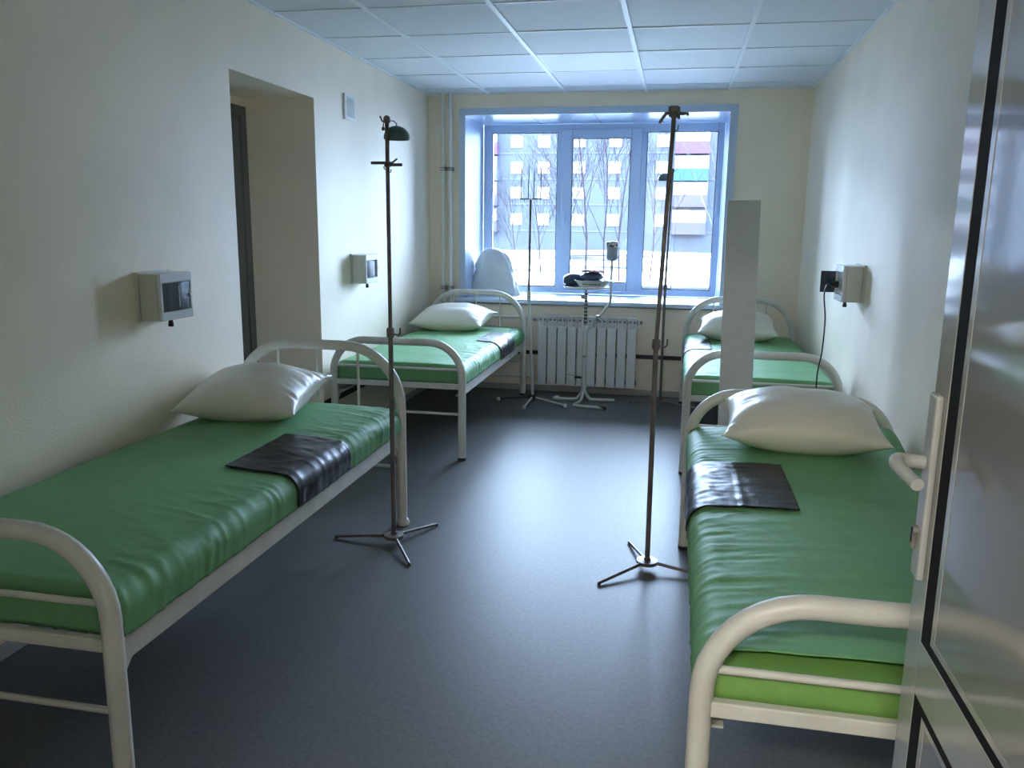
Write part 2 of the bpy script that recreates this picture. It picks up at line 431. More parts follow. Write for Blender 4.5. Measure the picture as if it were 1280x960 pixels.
for z in (0.25, 1.80):
    lathe('hinge', [(0.011, z-0.06), (0.011, z+0.06)], M_HAND, d2, cx=0.004, cy=-0.009, n=12)

# ------------------------------------------------------------------ beds
BW = 0.405      # half spacing of the leg centres
def build_end(root, kind, y, z_top, rad, caps_light, lift=0.0):
    r = 0.0235
    zc = z_top - r
    pts = [(-BW, y, 0.012), (-BW, y, 0.2), (-BW, y, zc-rad)] + arc(-BW+rad, zc-rad, rad, PI, PI/2, y, 10)[1:]
    pts += arc(BW-rad, zc-rad, rad, PI/2, 0, y, 10) + [(BW, y, 0.2), (BW, y, 0.012)]
    tube(kind + '_hoop', pts, r, M_BED, root, n=16)
    for s in (-1, 1):
        if caps_light and s == caps_light:
            lathe('foot_cap', [(0.031, 0.0), (0.034, 0.006), (0.034, 0.016), (0.027, 0.030), (0.0245, 0.032)], M_BED, root, cx=s*BW, cy=y, n=18)
        else:
            lathe('foot_cap', [(0.0225, 0.0), (0.0245, 0.003), (0.0245, 0.018)], M_CAP, root, cx=s*BW, cy=y, n=18)
    inner = BW - r + 0.006
    tube('thin_rail', [(-inner, y, 0.552+lift*0.4), (inner, y, 0.552+lift*0.4)], 0.0085, M_BED, root, n=8)
    box('cross_rail', -inner, inner, y-0.012, y+0.012, 0.435+lift, 0.468+lift, M_BED, root, bevel=0.003, seg=1)
    tube('stretcher', [(-inner, y, 0.283), (inner, y, 0.283)], 0.0085, M_BED, root, n=8)
    if kind == 'head':
        for k in (-1, 0, 1):
            tube('spindle', [(k*0.20, y, 0.552), (k*0.20, y, zc-0.01)], 0.0065, M_BED, root, n=8)

def build_bed(loc, length, label, high_head=True, light=0, up=0.0):
    root = empty('hospital_bed', loc)
    tag(root, label, 'bed', 'tubular steel ward beds')
    build_end(root, 'foot', 0.0, 0.735, 0.20, 0, up)
    if high_head:
        build_end(root, 'head', length, 0.872, 0.27, light)
    else:
        build_end(root, 'foot', length, 0.735, 0.20, light, up)
    for s in (-1, 1):
        x0, x1 = sorted((s*(BW+0.004), s*(BW-0.002)))
        bm = bmesh.new()
        xo = s*(BW-0.004)
        add_box(bm, min(xo, xo-s*0.006), max(xo, xo-s*0.006), 0.030, length-0.030, 0.388+up, 0.456+up, 0.0015, 1)
        add_box(bm, min(xo-s*0.006, xo-s*0.045), max(xo-s*0.006, xo-s*0.045), 0.030, length-0.030, 0.388+up, 0.394+up)
        link('side_rail', bm, M_BED, root)
        for y0, d in ((0.026, 1), (length-0.026, -1)):
            bm = bmesh.new()
            xa, xb = s*(BW-0.011), s*(BW-0.016)
            tri = [(y0, 0.385+up), (y0, 0.335+up), (y0+d*0.05, 0.385+up)]
            va = [bm.verts.new((xa, yy, zz)) for yy, zz in tri]
            vb = [bm.verts.new((xb, yy, zz)) for yy, zz in tri]
            bm.faces.new(va); bm.faces.new(vb[::-1])
            for i in range(3):
                bm.faces.new((va[i], va[(i+1) % 3], vb[(i+1) % 3], vb[i]))
            link('gusset', bm, M_BED, root)
            box('bracket', min(s*(BW-0.003), s*(BW-0.012)), max(s*(BW-0.003), s*(BW-0.012)), min(y0, y0+d*0.022), max(y0, y0+d*0.022), 0.372+up, 0.470+up, M_BED, root, bevel=0.002, seg=1)
            for q in (0.008, 0.03):
                lathe('bolt', [(0.004, 0.455+up), (0.004, 0.472+up), (0.0025, 0.474+up)], M_STEEL, root, cx=s*(BW-0.018), cy=y0+d*q, n=8)
    # spring net: flat lattice under the mattress
    bm = bmesh.new()
    for k in range(9):
        x = -0.32+k*0.08
        add_box(bm, x-0.012, x+0.012, 0.02, length-0.02, 0.448+up*0.3, 0.452+up*0.3)
    for k in range(14):
        y = 0.10+k*(length-0.2)/13
        add_box(bm, -BW+0.05, BW-0.05, y-0.012, y+0.012, 0.452+up*0.3, 0.456+up*0.3)
    link('spring_net', bm, M_BED, root)
    return root

SHW, SHR, ZT, ZH = 0.413, 0.055, 0.565, 0.462   # sheet half width, edge radius, top and hem heights
def sheet_profile(s):
    """arc length s from the middle; returns x, z, normal (x, z)"""
    a = abs(s); sg = 1 if s >= 0 else -1
    L1 = SHW-SHR; L2 = L1+SHR*PI/2
    if a <= L1: return s, ZT, 0.0, 1.0
    if a <= L2:
        t = (a-L1)/SHR
        return sg*(L1+SHR*math.sin(t)), ZT-SHR+SHR*math.cos(t), sg*math.sin(t), math.cos(t)
    return sg*SHW, ZT-SHR-(a-L2), sg*1.0, 0.0

def wrinkle(s, y, seed, side, amt):
    a = abs(s)
    e = smoothstep(0.08, 0.40, s*side)            # creases gather towards the aisle
    n1 = noise.noise((s*1.6+seed, y*5.5+0.9*s*side, seed*1.7))
    w = abs(noise.noise((s*1.3+seed*3, y*9.0+2.2*s*side, seed+4.2)))
    ridge = max(0.0, 1-w*5.0)**2
    w2 = abs(noise.noise((s*2.4-seed, y*16.0+3.5*s*side, seed+8.1)))
    ridge2 = max(0.0, 1-w2*5.0)**2
    w3 = abs(noise.noise((s*6.0+y*3-seed, y*3.0-s*2.0, seed+2.6)))
    ridge3 = max(0.0, 1-w3*7.0)**2
    big = noise.noise((s*3+seed, y*2.0, 5.5+seed))
    w4 = abs(noise.noise((s*4.0+y*1.5+seed*2, y*24.0+6.0*s*side, seed+6.6)))
    ridge4 = max(0.0, 1-w4*4.0)**2*smoothstep(-0.15, 0.3, noise.noise((s*2+seed, y*1.7, seed+9.9)))
    return amt*(0.003*n1 + 0.0042*ridge*(0.3+0.7*e) + 0.005*ridge2*e + 0.0028*ridge3*(0.3+0.7*e) + 0.003*big + 0.0045*ridge4*(0.15+0.85*e))

def sheet_point(s, y, B, off=0.0, k=1.0):
    x, z, nx, nz = sheet_profile(s)
    d = wrinkle(s, y, B['seed'], B['side'], B['amt'])*k + 0.004 + off
    z += -0.006*math.cos(s*3.2)*0 + 0.010*(1-(min(abs(s), 0.42)/0.42)**2)*nz
    return x+nx*d, z+nz*d

def build_bedding(B):
    loc = Vector(B['loc']); L = B['len']
    # mattress
    bm = bmesh.new()
    add_box(bm, -0.402, 0.402, 0.022, L-0.03, 0.457+B.get('up', 0.0)*0.32, 0.556, 0.014, 3)
    m = link('mattress', bm, B['matt'], smooth=True, angle=0.8)
    m.location = loc
    tag(m, B['lab_m'], 'mattress', 'thin ward mattresses')
    # sheet
    L2 = SHW-SHR+SHR*PI/2
    smax = L2 + (ZT-SHR-ZH)
    ns, nt = 110, 210
    fold = 0.112 if B['fold'] else 0.0
    t0, t1 = B.get('y0', 0.034)-fold, L-0.038
    bm = bmesh.new()
    grid = []
    for j in range(nt+1):
        t = t0+(t1-t0)*j/nt
        row = []
        ybase = B.get('y0', 0.034)
        for i in range(ns+1):
            s = -smax+2*smax*i/ns
            if abs(s) > L2:
                hem = 0.012*noise.noise((t*6, B['seed']*2+s, 1.1))
                s2 = math.copysign(L2+(abs(s)-L2)*(1+hem*3), s)
            else: s2 = s
            yy = max(t, ybase)
            x, z = sheet_point(s2, yy, B)
            y = yy
            if t < ybase:
                dr = ybase-t
                z = max(ZH+0.004, z-dr)
                y = ybase-0.004-0.010*math.sin(min(1, dr/0.03)*PI/2)+0.003*noise.noise((s*8, dr*10, B['seed']))
            elif not B['fold']:
                q = smoothstep(ybase+0.03, ybase, yy)
                y = yy+0.020*noise.noise((s*5, B['seed'], 0))*q+0.012*s*q
            if B.get('curl'):
                c = smoothstep(L-0.30, L-0.05, yy)*smoothstep(0.27, 0.40, s)
                z += 0.045*c
            row.append(bm.verts.new((x, y, z)))
        grid.append(row)
    for j in range(nt):
        for i in range(ns):
            bm.faces.new((grid[j][i], grid[j][i+1], grid[j+1][i+1], grid[j+1][i]))
    sh = link('bed_sheet', bm, M_SHEET, smooth=True)
    md = sh.modifiers.new('cloth_thickness', 'SOLIDIFY'); md.thickness = 0.002; md.offset = -1
    sh.location = loc
    tag(sh, B['lab_s'], 'bed sheet', 'green bed sheets')
    # black oilcloth square folded over the aisle edge
    sa, sb, ya, yb, sk = B['oil']
    bm = bmesh.new()
    no = 40
    grid = []
    for j in range(no+1):
        v = j/no
        row = []
        for i in range(no+1):
            u = i/no
            s = sa+(sb-sa)*u
            y = ya+(yb-ya)*v + sk*(1-u) + 0.010*noise.noise((u*3, v*3+B['seed'], 2))*(1 if v in (0.0, 1.0) else 0.5)
            lift = 0.004 + 0.0018*max(0, 1-abs(noise.noise((u*2.2+B['seed'], v*7+u*1.5, 3.3)))*6) + 0.001*noise.noise((u*6, v*9, B['seed']))
            if B.get('creases'):
                lift += 0.003*math.exp(-((u-0.56)/0.014)**2) + 0.0022*math.exp(-((v-0.5)/0.02)**2)
            x, z = sheet_point(s, y, B, lift+0.002, 0.65)
            row.append(bm.verts.new((x*1.0, y, z)))
        grid.append(row)
    for j in range(no):
        for i in range(no):
            bm.faces.new((grid[j][i], grid[j][i+1], grid[j+1][i+1], grid[j+1][i]))
    oc = link('oilcloth', bm, M_OIL, smooth=True)
    md = oc.modifiers.new('cloth_thickness', 'SOLIDIFY'); md.thickness = 0.0015; md.offset = 1
    oc.location = loc
    tag(oc, B['lab_o'], 'oilcloth', 'black oilcloth squares')

def build_pillow(loc, w, d, h, rz, tilt, seed, label, tie=None, roll=0.0):
    """w along x, d along y; origin at its underside"""
    n = 44
    root_o = None
    bm = bmesh.new()
    def P(u, v, top):
        au, av = abs(u), abs(v)
        prof = ((1-au**2.4)*(1-av**2.4))
        hh = max(prof, 0)**0.55
        pinch = 1-0.10*(1-av**2)*au**3
        x = u*w/2*(1-0.07*(1-(au*av)**1.5)*av**2*0.9)*pinch
        y = v*d/2*(1-0.09*(1-(au*av)**1.5)*au**2*0.9)*(1-0.08*(1-au**2)*av**3)
        wr_ = noise.noise((u*2.2+seed, v*2.2, seed))*0.010
        ed = smoothstep(0.45, 0.95, au)
        cre = max(0, 1-abs(noise.noise((u*1.2+seed, v*6.5+seed, 1.5)))*5)**2
        if top: z = h*0.42+h*0.58*hh+(wr_-0.010*cre*ed)*min(1, hh*2.5)
        else: z = h*0.42-h*0.42*min(1, hh*1.25)
        return Vector((x, y, z))
    vt = {}
    for i in range(n+1):
        for j in range(n+1):
            u, v = -1+2*i/n, -1+2*j/n
            u = math.sin(u*PI/2)*0.35+u*0.65; v = math.sin(v*PI/2)*0.35+v*0.65
            edge = i in (0, n) or j in (0, n)
            a = bm.verts.new(P(u, v, True))
            vt[(i, j, 1)] = a
            vt[(i, j, 0)] = a if edge else bm.verts.new(P(u, v, False))
    for i in range(n):
        for j in range(n):
            bm.faces.new((vt[(i, j, 1)], vt[(i+1, j, 1)], vt[(i+1, j+1, 1)], vt[(i, j+1, 1)]))
            bm.faces.new((vt[(i, j, 0)], vt[(i, j+1, 0)], vt[(i+1, j+1, 0)], vt[(i+1, j, 0)]))
    o = link('pillow', bm, M_PILLOW, smooth=True)
    o.location = loc
    o.rotation_euler = (tilt, roll, rz)
    tag(o, label, 'pillow', 'white ward pillows')
    if tie:
        for k, q in enumerate(tie):
            tube('tie_string', q, 0.0022, M_STRING, o, n=6)
    return o

ZS = ZT+0.016
XLB, XRB = -1.628, 0.492
beds = [
 dict(loc=(XLB, 1.50, 0), len=2.0, side=1, seed=1.3, amt=0.65, matt=M_MATT, fold=True, oil=(0.14, 0.485, 0.90, 1.36, 0.03),
      lab='cream tubular bed nearest the left wall doorway, in the left foreground',
      lab_m='green mattress under the sheet on the left foreground bed', lab_s='dull green wrinkled sheet covering the left foreground bed',
      lab_o='black oilcloth folded over the mattress edge of the left foreground bed', light=1, high=True),
 dict(loc=(XLB, 4.60, 0), len=1.98, side=1, seed=6.1, amt=1.0, matt=M_MATT, fold=True, oil=(0.235, 0.50, 1.00, 1.48, 0.03),
      lab='cream tubular bed in the far left corner beside the window',
      lab_m='green mattress under the sheet on the bed in the far left corner', lab_s='mint green sheet on the bed in the far left corner',
      lab_o='black oilcloth shining blue over the edge of the far left corner bed', light=0, high=True),
 dict(loc=(XRB, 1.50, 0), len=2.0, side=-1, seed=3.7, amt=0.75, matt=M_MATT2, fold=False, y0=0.072, curl=True, oil=(-0.465, -0.10, 0.92, 1.40, 0.0), creases=True,
      lab='cream tubular bed in the right foreground behind the open door',
      lab_m='grass green mattress showing at the foot of the right foreground bed', lab_s='green sheet on the right foreground bed, ending short of its foot',
      lab_o='black oilcloth with cross folds on the right foreground bed', light=0, high=False, up=0.03),
 dict(loc=(XRB, 4.63, 0), len=1.95, side=-1, seed=9.4, amt=0.9, matt=M_MATT, fold=True, oil=(-0.475, -0.235, 1.05, 1.55, 0.0),
      lab='cream tubular bed in the far right corner behind the standing board',
      lab_m='green mattress under the sheet on the bed in the far right corner', lab_s='mint green sheet on the bed in the far right corner',
      lab_o='crumpled oilcloth shining white on the far right corner bed', light=0, high=True),
]
for B in beds:
    build_bed(B['loc'], B['len'], B['lab'], B['high'], B['light'], B.get('up', 0.0))
    build_bedding(B)

build_pillow((-1.80, 3.235, ZS+0.008), 0.54, 0.50, 0.185, 0.10, math.radians(9), 2.2, 'white pillow with tie strings on the left foreground bed',
             tie=[[(0.25, 0.20, 0.09), (0.275, 0.215, 0.105), (0.30, 0.205, 0.10)], [(0.25, 0.19, 0.085), (0.28, 0.20, 0.085), (0.295, 0.19, 0.075)]])
build_pillow((-1.735, 6.275, ZS+0.008), 0.60, 0.46, 0.185, -0.06, math.radians(8), 4.9, 'white pillow on the bed in the far left corner',
             tie=[[(0.29, 0.18, 0.085), (0.31, 0.19, 0.085), (0.32, 0.18, 0.075)]])
build_pillow((0.500, 3.245, ZS+0.006), 0.60, 0.46, 0.20, -0.05, math.radians(6), 7.7, 'plump white pillow on the right foreground bed',
             tie=[[(-0.28, 0.2, 0.10), (-0.30, 0.205, 0.11), (-0.31, 0.195, 0.10)]])
build_pillow((0.46, 6.30, ZS+0.008), 0.58, 0.46, 0.20, -0.05, math.radians(8), 5.4, 'white pillow half hidden behind the standing board',
             tie=[[(0.27, -0.15, 0.08), (0.30, -0.17, 0.07)]])

# ------------------------------------------------------------------ drip stands
def dark_stand(loc, angs, lean, label, dome=None, star=False, arms=True, collar=0.95, R=0.27, grey=M_STAND):
    root = empty('drip_stand', loc)
    tag(root, label, 'drip stand', 'metal drip stands')
    lathe('hub', [(0.034, 0.020), (0.044, 0.024), (0.044, 0.039), (0.014, 0.042), (0.014, 0.052)], grey, root, n=24)
    for a in angs:
        c, s = math.cos(a), math.sin(a)
        tube('leg', [(0.034*c, 0.034*s, 0.031), (R*c, R*s, 0.0085)], [0.0075, 0.0065], grey, root, n=8)
        lathe('leg_tip', [(0.0065, 0.0), (0.0072, 0.004), (0.0065, 0.011)], M_CAP, root, cx=R*c, cy=R*s, n=10)
    lx, ly = lean
    def at(z): return Vector((-0.2*lx*min(1, z/collar)+1.2*lx*max(0, (z-collar)/(1.83-collar)), ly*z/1.83, z))
    tube('lower_pole', [at(0.04), at(collar)], 0.0105, grey, root, n=12)
    tube('upper_pole', [at(collar), at(1.82)], 0.0085, grey, root, n=12)
    c = at(collar)
    lathe('collar', [(0.013, collar-0.024), (0.0165, collar-0.018), (0.0165, collar+0.014), (0.012, collar+0.02)], grey, root, cx=c.x, cy=c.y, n=14)
    tube('hook', [c+Vector((0.014, 0, -0.008)), c+Vector((0.035, 0, -0.012)), c+Vector((0.043, 0, -0.004)), c+Vector((0.044, 0, 0.02))], 0.0035, grey, root, n=8)
    t = at(1.82)
    lathe('top_cap', [(0.012, 1.805), (0.015, 1.812), (0.013, 1.828), (0.006, 1.834)], grey, root, cx=t.x, cy=t.y, n=14)
    if dome:
        dx, dy = dome
        # inverted cup hanging beside the pole
        prof = [(0.053*math.sin(k/8*PI/2)+0.001, 1.752+0.048*math.cos(k/8*PI/2)) for k in range(9)] + [(0.053, 1.745), (0.050, 1.745)]
        prof += [(0.048*math.sin((8-k)/8*PI/2)+0.001, 1.752+0.043*math.cos((8-k)/8*PI/2)) for k in range(8)]
        lathe('cup', prof, M_SHADE, root, cx=t.x+dx, cy=t.y+dy, n=28, cap=False)
        tube('cup_wire', [t+Vector((dx*0.2, dy*0.2, -0.005)), t+Vector((dx*0.7, dy*0.7, -0.003)), t+Vector((dx, dy, -0.012)), t+Vector((dx, dy, -0.024))], 0.0025, grey, root, n=6)
        tube('hook', [t+Vector((0, 0, -0.006)), t+Vector((-0.020, 0, -0.008)), t+Vector((-0.028, -0.002, 0.012))], 0.004, grey, root, n=8)
        tube('hook', [t+Vector((-0.012, -0.004, -0.006)), t+Vector((-0.014, -0.005, -0.03))], 0.0025, grey, root, n=6)
        box('clamp', t.x-0.020, t.x-0.009, t.y-0.010, t.y+0.001, 1.775, 1.789, grey, root, bevel=0.002, seg=1)
    if arms:
        q = at(1.645)
        lathe('collar', [(0.013, 1.632), (0.014, 1.636), (0.014, 1.650), (0.011, 1.654)], grey, root, cx=q.x, cy=q.y, n=14)
        for a, zz, ln in ((PI*1.02, 1.648, 0.070), (-0.12, 1.640, 0.066), (1.4, 1.644, 0.06)):
            bm = bmesh.new()
            add_box(bm, 0.010, ln, -0.004, 0.004, -0.006, 0.006, 0.0015, 1)
            bmesh.ops.rotate(bm, verts=bm.verts, cent=(0, 0, 0), matrix=Matrix.Rotation(a, 3, 'Z'))
            bmesh.ops.translate(bm, verts=bm.verts, vec=(q.x, q.y, zz))
            link('holder_arm', bm, grey, root)
        tube('hook', [q+Vector((0.005, -0.012, 0.0)), q+Vector((0.028, -0.016, 0.004)), q+Vector((0.048, -0.018, 0.018))], 0.004, grey, root, n=8)
        tube('hook', [q+Vector((0, 0, -0.028)), q+Vector((-0.012, -0.004, -0.022)), q+Vector((-0.016, -0.004, -0.012))], 0.0025, grey, root, n=6)
        tube('hook', [q+Vector((0, 0, -0.034)), q+Vector((0.014, -0.004, -0.034)), q+Vector((0.017, -0.004, -0.022))], 0.0025, grey, root, n=6)
    if star:
        lathe('top_plate', [(0.020, 1.826), (0.022, 1.828), (0.022, 1.846), (0.018, 1.849)], grey, root, cx=t.x, cy=t.y, n=6)
        for a, dz in ((PI*1.05, -0.030), (0.15, -0.002), (PI*0.6, 0.0), (-1.2, -0.02)):
            c, s = math.cos(a), math.sin(a)
            tube('hook', [t+Vector((0.008*c, 0.008*s, 0.004)), t+Vector((0.03*c, 0.03*s, 0.002)), t+Vector((0.05*c, 0.05*s, dz+0.004)), t+Vector((0.052*c, 0.052*s, dz-0.004))], [0.006, 0.007, 0.006, 0.005], grey, root, n=8)
        tube('hook', [t+Vector((0.0, 0, -0.06)), t+Vector((0.016, 0, -0.058)), t+Vector((0.018, 0, -0.04))], 0.003, grey, root, n=6)
    return root

dark_stand((-1.186, 3.277, 0), (math.radians(182), math.radians(62), math.radians(-57)), (0.0, 0.0),
           'brown drip stand with a dark green cup on top, standing at the left foreground bed', dome=(0.022, 0.055))
dark_stand((-0.064, 3.245, 0), (math.radians(-132), math.radians(109), math.radians(-11)), (0.023, 0.0),
           'brown drip stand with spread hooks on top, beside the right foreground bed', star=True, arms=False)
bk = dark_stand((-0.085, 6.46, 0), (math.radians(175), math.radians(-18), math.radians(-100)), (0.012, 0.0),
           'thin drip stand with green cup in front of the right window pane', dome=(-0.055, 0.02), arms=False, collar=0.94, R=0.24)

def white_stand(loc):
    root = empty('drip_stand', loc)
    tag(root, 'pale drip stand with four upright prongs beside the far left bed', 'drip stand', 'metal drip stands')
    lathe('hub', [(0.028, 0.020), (0.036, 0.024), (0.036, 0.050), (0.016, 0.054)], M_CAP, root, n=20)
    for (tx, ty, m) in ((-0.27, -0.06, M_CAP), (-0.01, -0.32, M_WSTAND), (0.29, -0.18, M_WSTAND)):
        tube('leg', [(tx*0.1, ty*0.1, 0.036), (tx, ty, 0.020)], 0.007, m, root, n=8)
        lathe('ball_foot', [(0.002, 0.0), (0.012, 0.004), (0.017, 0.014), (0.016, 0.024), (0.008, 0.032)], M_WSTAND, root, cx=tx, cy=ty, n=14)
    tube('lower_pole', [(0, 0, 0.05), (-0.045, 0, 0.86)], 0.0115, M_WSTAND, root, n=12)
    lathe('collar', [(0.013, 0.82), (0.017, 0.826), (0.017, 0.885), (0.012, 0.895)], M_WSTAND, root, cx=-0.045, cy=0, n=14)
    tube('upper_pole', [(-0.045, 0, 0.86), (-0.040, 0, 1.60)], 0.0095, M_STAND, root, n=12)
    bm = bmesh.new()
    add_box(bm, -0.125, 0.045, -0.006, 0.006, 1.594, 1.604, 0.002, 1)
    add_box(bm, -0.046, -0.034, -0.085, -0.0065, 1.594, 1.604, 0.002, 1)
    add_box(bm, -0.046, -0.034, 0.0065, 0.085, 1.594, 1.604, 0.002, 1)
    link('cross_plate', bm, M_STAND, root)
    for (x, y) in ((-0.116, 0), (0.036, 0), (-0.046, -0.075), (-0.030, 0.075)):
        tube('prong', [(x, y, 1.604), (x+0.003, y, 1.83)], 0.0042, M_STAND, root, n=8)
    for x in (-0.09, 0.004):
        tube('hook', [(x, -0.004, 1.594), (x, -0.006, 1.580), (x+0.006, -0.006, 1.575)], 0.003, M_WSTAND, root, n=6)
white_stand((-1.10, 6.36, 0))

# ------------------------------------------------------------------ basin stand
BX, BY = -0.70, 6.46
bs = empty('basin_stand', (BX, BY, 0)); tag(bs, 'white tubular stand with round tray and cup arm, in front of the radiator', 'stand')
tube('column', [(0, 0, 0.10), (0, 0, 0.62)], 0.0215, M_WSTAND, bs, n=14)
tube('inner_rod', [(0, 0, 0.60), (0, 0, 0.925)], 0.0125, M_STEEL, bs, n=12)
for k in range(9):
    lathe('thread_ring', [(0.0145, 0.64+k*0.028), (0.0145, 0.652+k*0.028)], M_CAP, bs, n=12)
for q in ([(0, 0, 0.11), (-0.012, -0.004, 0.08), (-0.05, -0.01, 0.022), (-0.09, -0.01, 0.014), (-0.22, 0.0, 0.012), (-0.24, 0.02, 0.012), (-0.215, 0.07, 0.012)],
          [(0, 0, 0.11), (0.012, 0.0, 0.08), (0.05, 0.01, 0.022), (0.09, 0.015, 0.014), (0.25, 0.04, 0.012)],
          [(0, 0, 0.11), (0, -0.012, 0.08), (-0.01, -0.06, 0.022), (-0.03, -0.15, 0.014), (-0.05, -0.21, 0.012), (-0.02, -0.235, 0.012), (0.06, -0.255, 0.012), (0.20, -0.27, 0.012)]):
    tube('leg', sm(q, 4), 0.0125, M_WSTAND, bs, n=10)
tube('leg_sleeve', [(0.145, -0.262, 0.013), (0.208, -0.272, 0.013)], 0.013, M_CAP, bs, n=10)
lathe('clamp_knob', [(0.006, -0.02), (0.014, -0.016), (0.014, 0.0)], M_STEEL, bs, n=12).location = (0.0, -0.02, 0.38)
box('foot_pedal', -0.075, -0.018, -0.014, 0.006, 0.188, 0.203, M_CAP, bs, bevel=0.003, seg=1)
tube('pedal_rod', [(-0.15, -0.01, 0.215), (-0.03, -0.005, 0.208)], 0.003, M_STEEL, bs, n=6)
box('height_clamp', -0.040, 0.012, -0.016, 0.012, 0.83, 0.865, M_STEEL, bs, bevel=0.004, seg=1)
lathe('tray', [(0.16, 0.915), (0.176, 0.920), (0.180, 0.930), (0.176, 0.931), (0.168, 0.925), (0.01, 0.924)], M_ENAMEL, bs, n=40)
arm = tube('arm', sm([(0.020, -0.02, 0.575), (0.10, -0.02, 0.68), (0.155, -0.02, 0.755), (0.190, -0.02, 0.81), (0.196, -0.02, 0.86), (0.196, -0.02, 1.0), (0.196, -0.02, 1.145)], 4), 0.0105, M_WSTAND, bs, n=10)
box('arm_clamp', 0.085, 0.122, -0.045, -0.002, 0.662, 0.706, M_STEEL, bs, bevel=0.006, seg=1)
tube('arm_clamp_screw', [(0.10, -0.06, 0.69), (0.125, -0.03, 0.665)], 0.006, M_STEEL, bs, n=8)
cup = lathe('cup', [(0.012, 1.135), (0.036, 1.142), (0.045, 1.155), (0.046, 1.262), (0.043, 1.262), (0.042, 1.165), (0.01, 1.155)], M_CUP, bs, cx=0.196, cy=-0.02, n=24)
lathe('speckled_lid', [(0.042, 1.235), (0.0475, 1.240), (0.049, 1.262), (0.046, 1.282), (0.030, 1.287), (0.005, 1.288)], M_SPECK, cup, cx=0.196, cy=-0.02, n=24)

# enamel basin standing on the tray, with dark printed marks on its side
bn = empty('enamel_basin', (BX+0.055, BY-0.035, 0.9315)); tag(bn, 'shallow white enamel basin on the stand tray', 'basin')
lathe('bowl', [(0.095, 0.0), (0.105, 0.002), (0.142, 0.046), (0.150, 0.050), (0.148, 0.053), (0.139, 0.050), (0.101, 0.007), (0.01, 0.005)], M_ENAMEL, bn, n=40)
bm = bmesh.new()
rng = random.Random(3)
for k in range(9):
    a = -PI/2 - 0.55 + k*0.135
    z = 0.024
    r = 0.1255
    c, s = math.cos(a), math.sin(a)
    vs = add_box(bm, -0.005, 0.005, -0.002, 0.0015, -0.004-rng.random()*0.002, 0.004+rng.random()*0.002)
    bmesh.ops.rotate(bm, verts=vs, cent=(0, 0, 0), matrix=Matrix.Rotation(a+PI/2, 3, 'Z'))
    bmesh.ops.translate(bm, verts=vs, vec=(r*c, r*s, z))
link('printed_marks', bm, M_RIM, bn)

def blob(name, loc, a, b, c, mat, seed, label, cat, squash=0.5, group=None):
    bm = bmesh.new()
    bmesh.ops.create_uvsphere(bm, u_segments=32, v_segments=18, radius=1)
    for v in bm.verts:
        p = v.co.copy()
        k = 1+0.05*noise.noise(p*1.6+Vector((seed, 0, 0)))
        z = math.copysign(abs(p.z)**(1.0 if p.z > 0 else squash), p.z)
        v.co = Vector((p.x*a*k, p.y*b*k, (z*0.5+0.5 if p.z > 0 else 0.5-0.5*min(1, abs(z)*1.0))*c))
    o = link(name, bm, mat, smooth=True)
    o.location = loc
    tag(o, label, cat, group)
    return o
blob('rubber_pouch', (BX-0.100, BY+0.060, 0.926), 0.098, 0.080, 0.105, M_NAVY, 1.0, 'rounded dark blue rubber pouch on the stand tray beside the basin', 'pouch')
blob('rubber_pad', (BX+0.060, BY-0.03, 0.938), 0.090, 0.080, 0.052, M_NAVY, 3.0, 'dark rubber pad lying lowest in the enamel basin', 'pad', group='dark pads stacked in the basin')
blob('rubber_pad', (BX+0.045, BY-0.03, 0.986), 0.092, 0.076, 0.058, M_NAVY, 5.0, 'dark blue rubber pad lying on top of another pad in the basin', 'pad', group='dark pads stacked in the basin')
bm = bmesh.new()
g = []
for i in range(15):
    row = []
    for j in range(11):
        x, y = -0.085+0.17*i/14, -0.06+0.12*j/10
        zz = 0.006+0.014*noise.noise((x*30, y*30, 2))-1.1*(x*x*0.8+y*y*0.9)
        row.append(bm.verts.new((x, y, zz)))
    g.append(row)
for i in range(14):
    for j in range(10):
        bm.faces.new((g[i][j], g[i+1][j], g[i+1][j+1], g[i][j+1]))
o = link('folded_cloth', bm, M_MAROON, smooth=True)
md = o.modifiers.new('cloth_thickness', 'SOLIDIFY'); md.thickness = 0.010; md.offset = 1
o.location = (BX+0.055, BY-0.03, 1.043)
tag(o, 'small maroon patterned cloth on top of the dark pads', 'cloth')

# ------------------------------------------------------------------ radiator and pipes
rad = empty('radiator', (-0.708, 6.70, 0.0)); tag(rad, 'white ten-section aluminium radiator under the window sill', 'radiator')
SWD = 0.0822
def rad_section():
    bm = bmesh.new()
    h = SWD/2
    # front plate with bent edges, top vents as separate bars with gaps, web behind
    add_box(bm, -h+0.006, h-0.006, -0.045, -0.039, 0.086, 0.580, 0.002, 1)
    add_box(bm, -h+0.003, h-0.003, -0.012, -0.008, 0.570, 0.655)
    add_box(bm, -h+0.006, -h+0.010, -0.039, 0.030, 0.086, 0.56)
    add_box(bm, h-0.010, h-0.006, -0.039, 0.030, 0.086, 0.56)
    add_box(bm, -0.006, 0.006, -0.039, 0.035, 0.086, 0.640)
    for x0, x1 in ((-h+0.004, -h+0.012), (-0.004, 0.004), (h-0.012, h-0.004)):
        add_box(bm, x0, x1, -0.043, -0.037, 0.580, 0.655)
    add_box(bm, -h+0.012, h-0.012, -0.042, -0.037, 0.612, 0.622)
    add_box(bm, -h+0.004, h-0.004, -0.043, 0.030, 0.655, 0.667, 0.003, 1)
    return bm
first = None
for k in range(10):
    x = (k-4.5)*SWD
    if first is None:
        first = link('section', rad_section(), M_RAD, rad); o = first
    else:
        o = first.copy(); COL.objects.link(o); o.parent = rad
    o.location = (x, 0, 0)
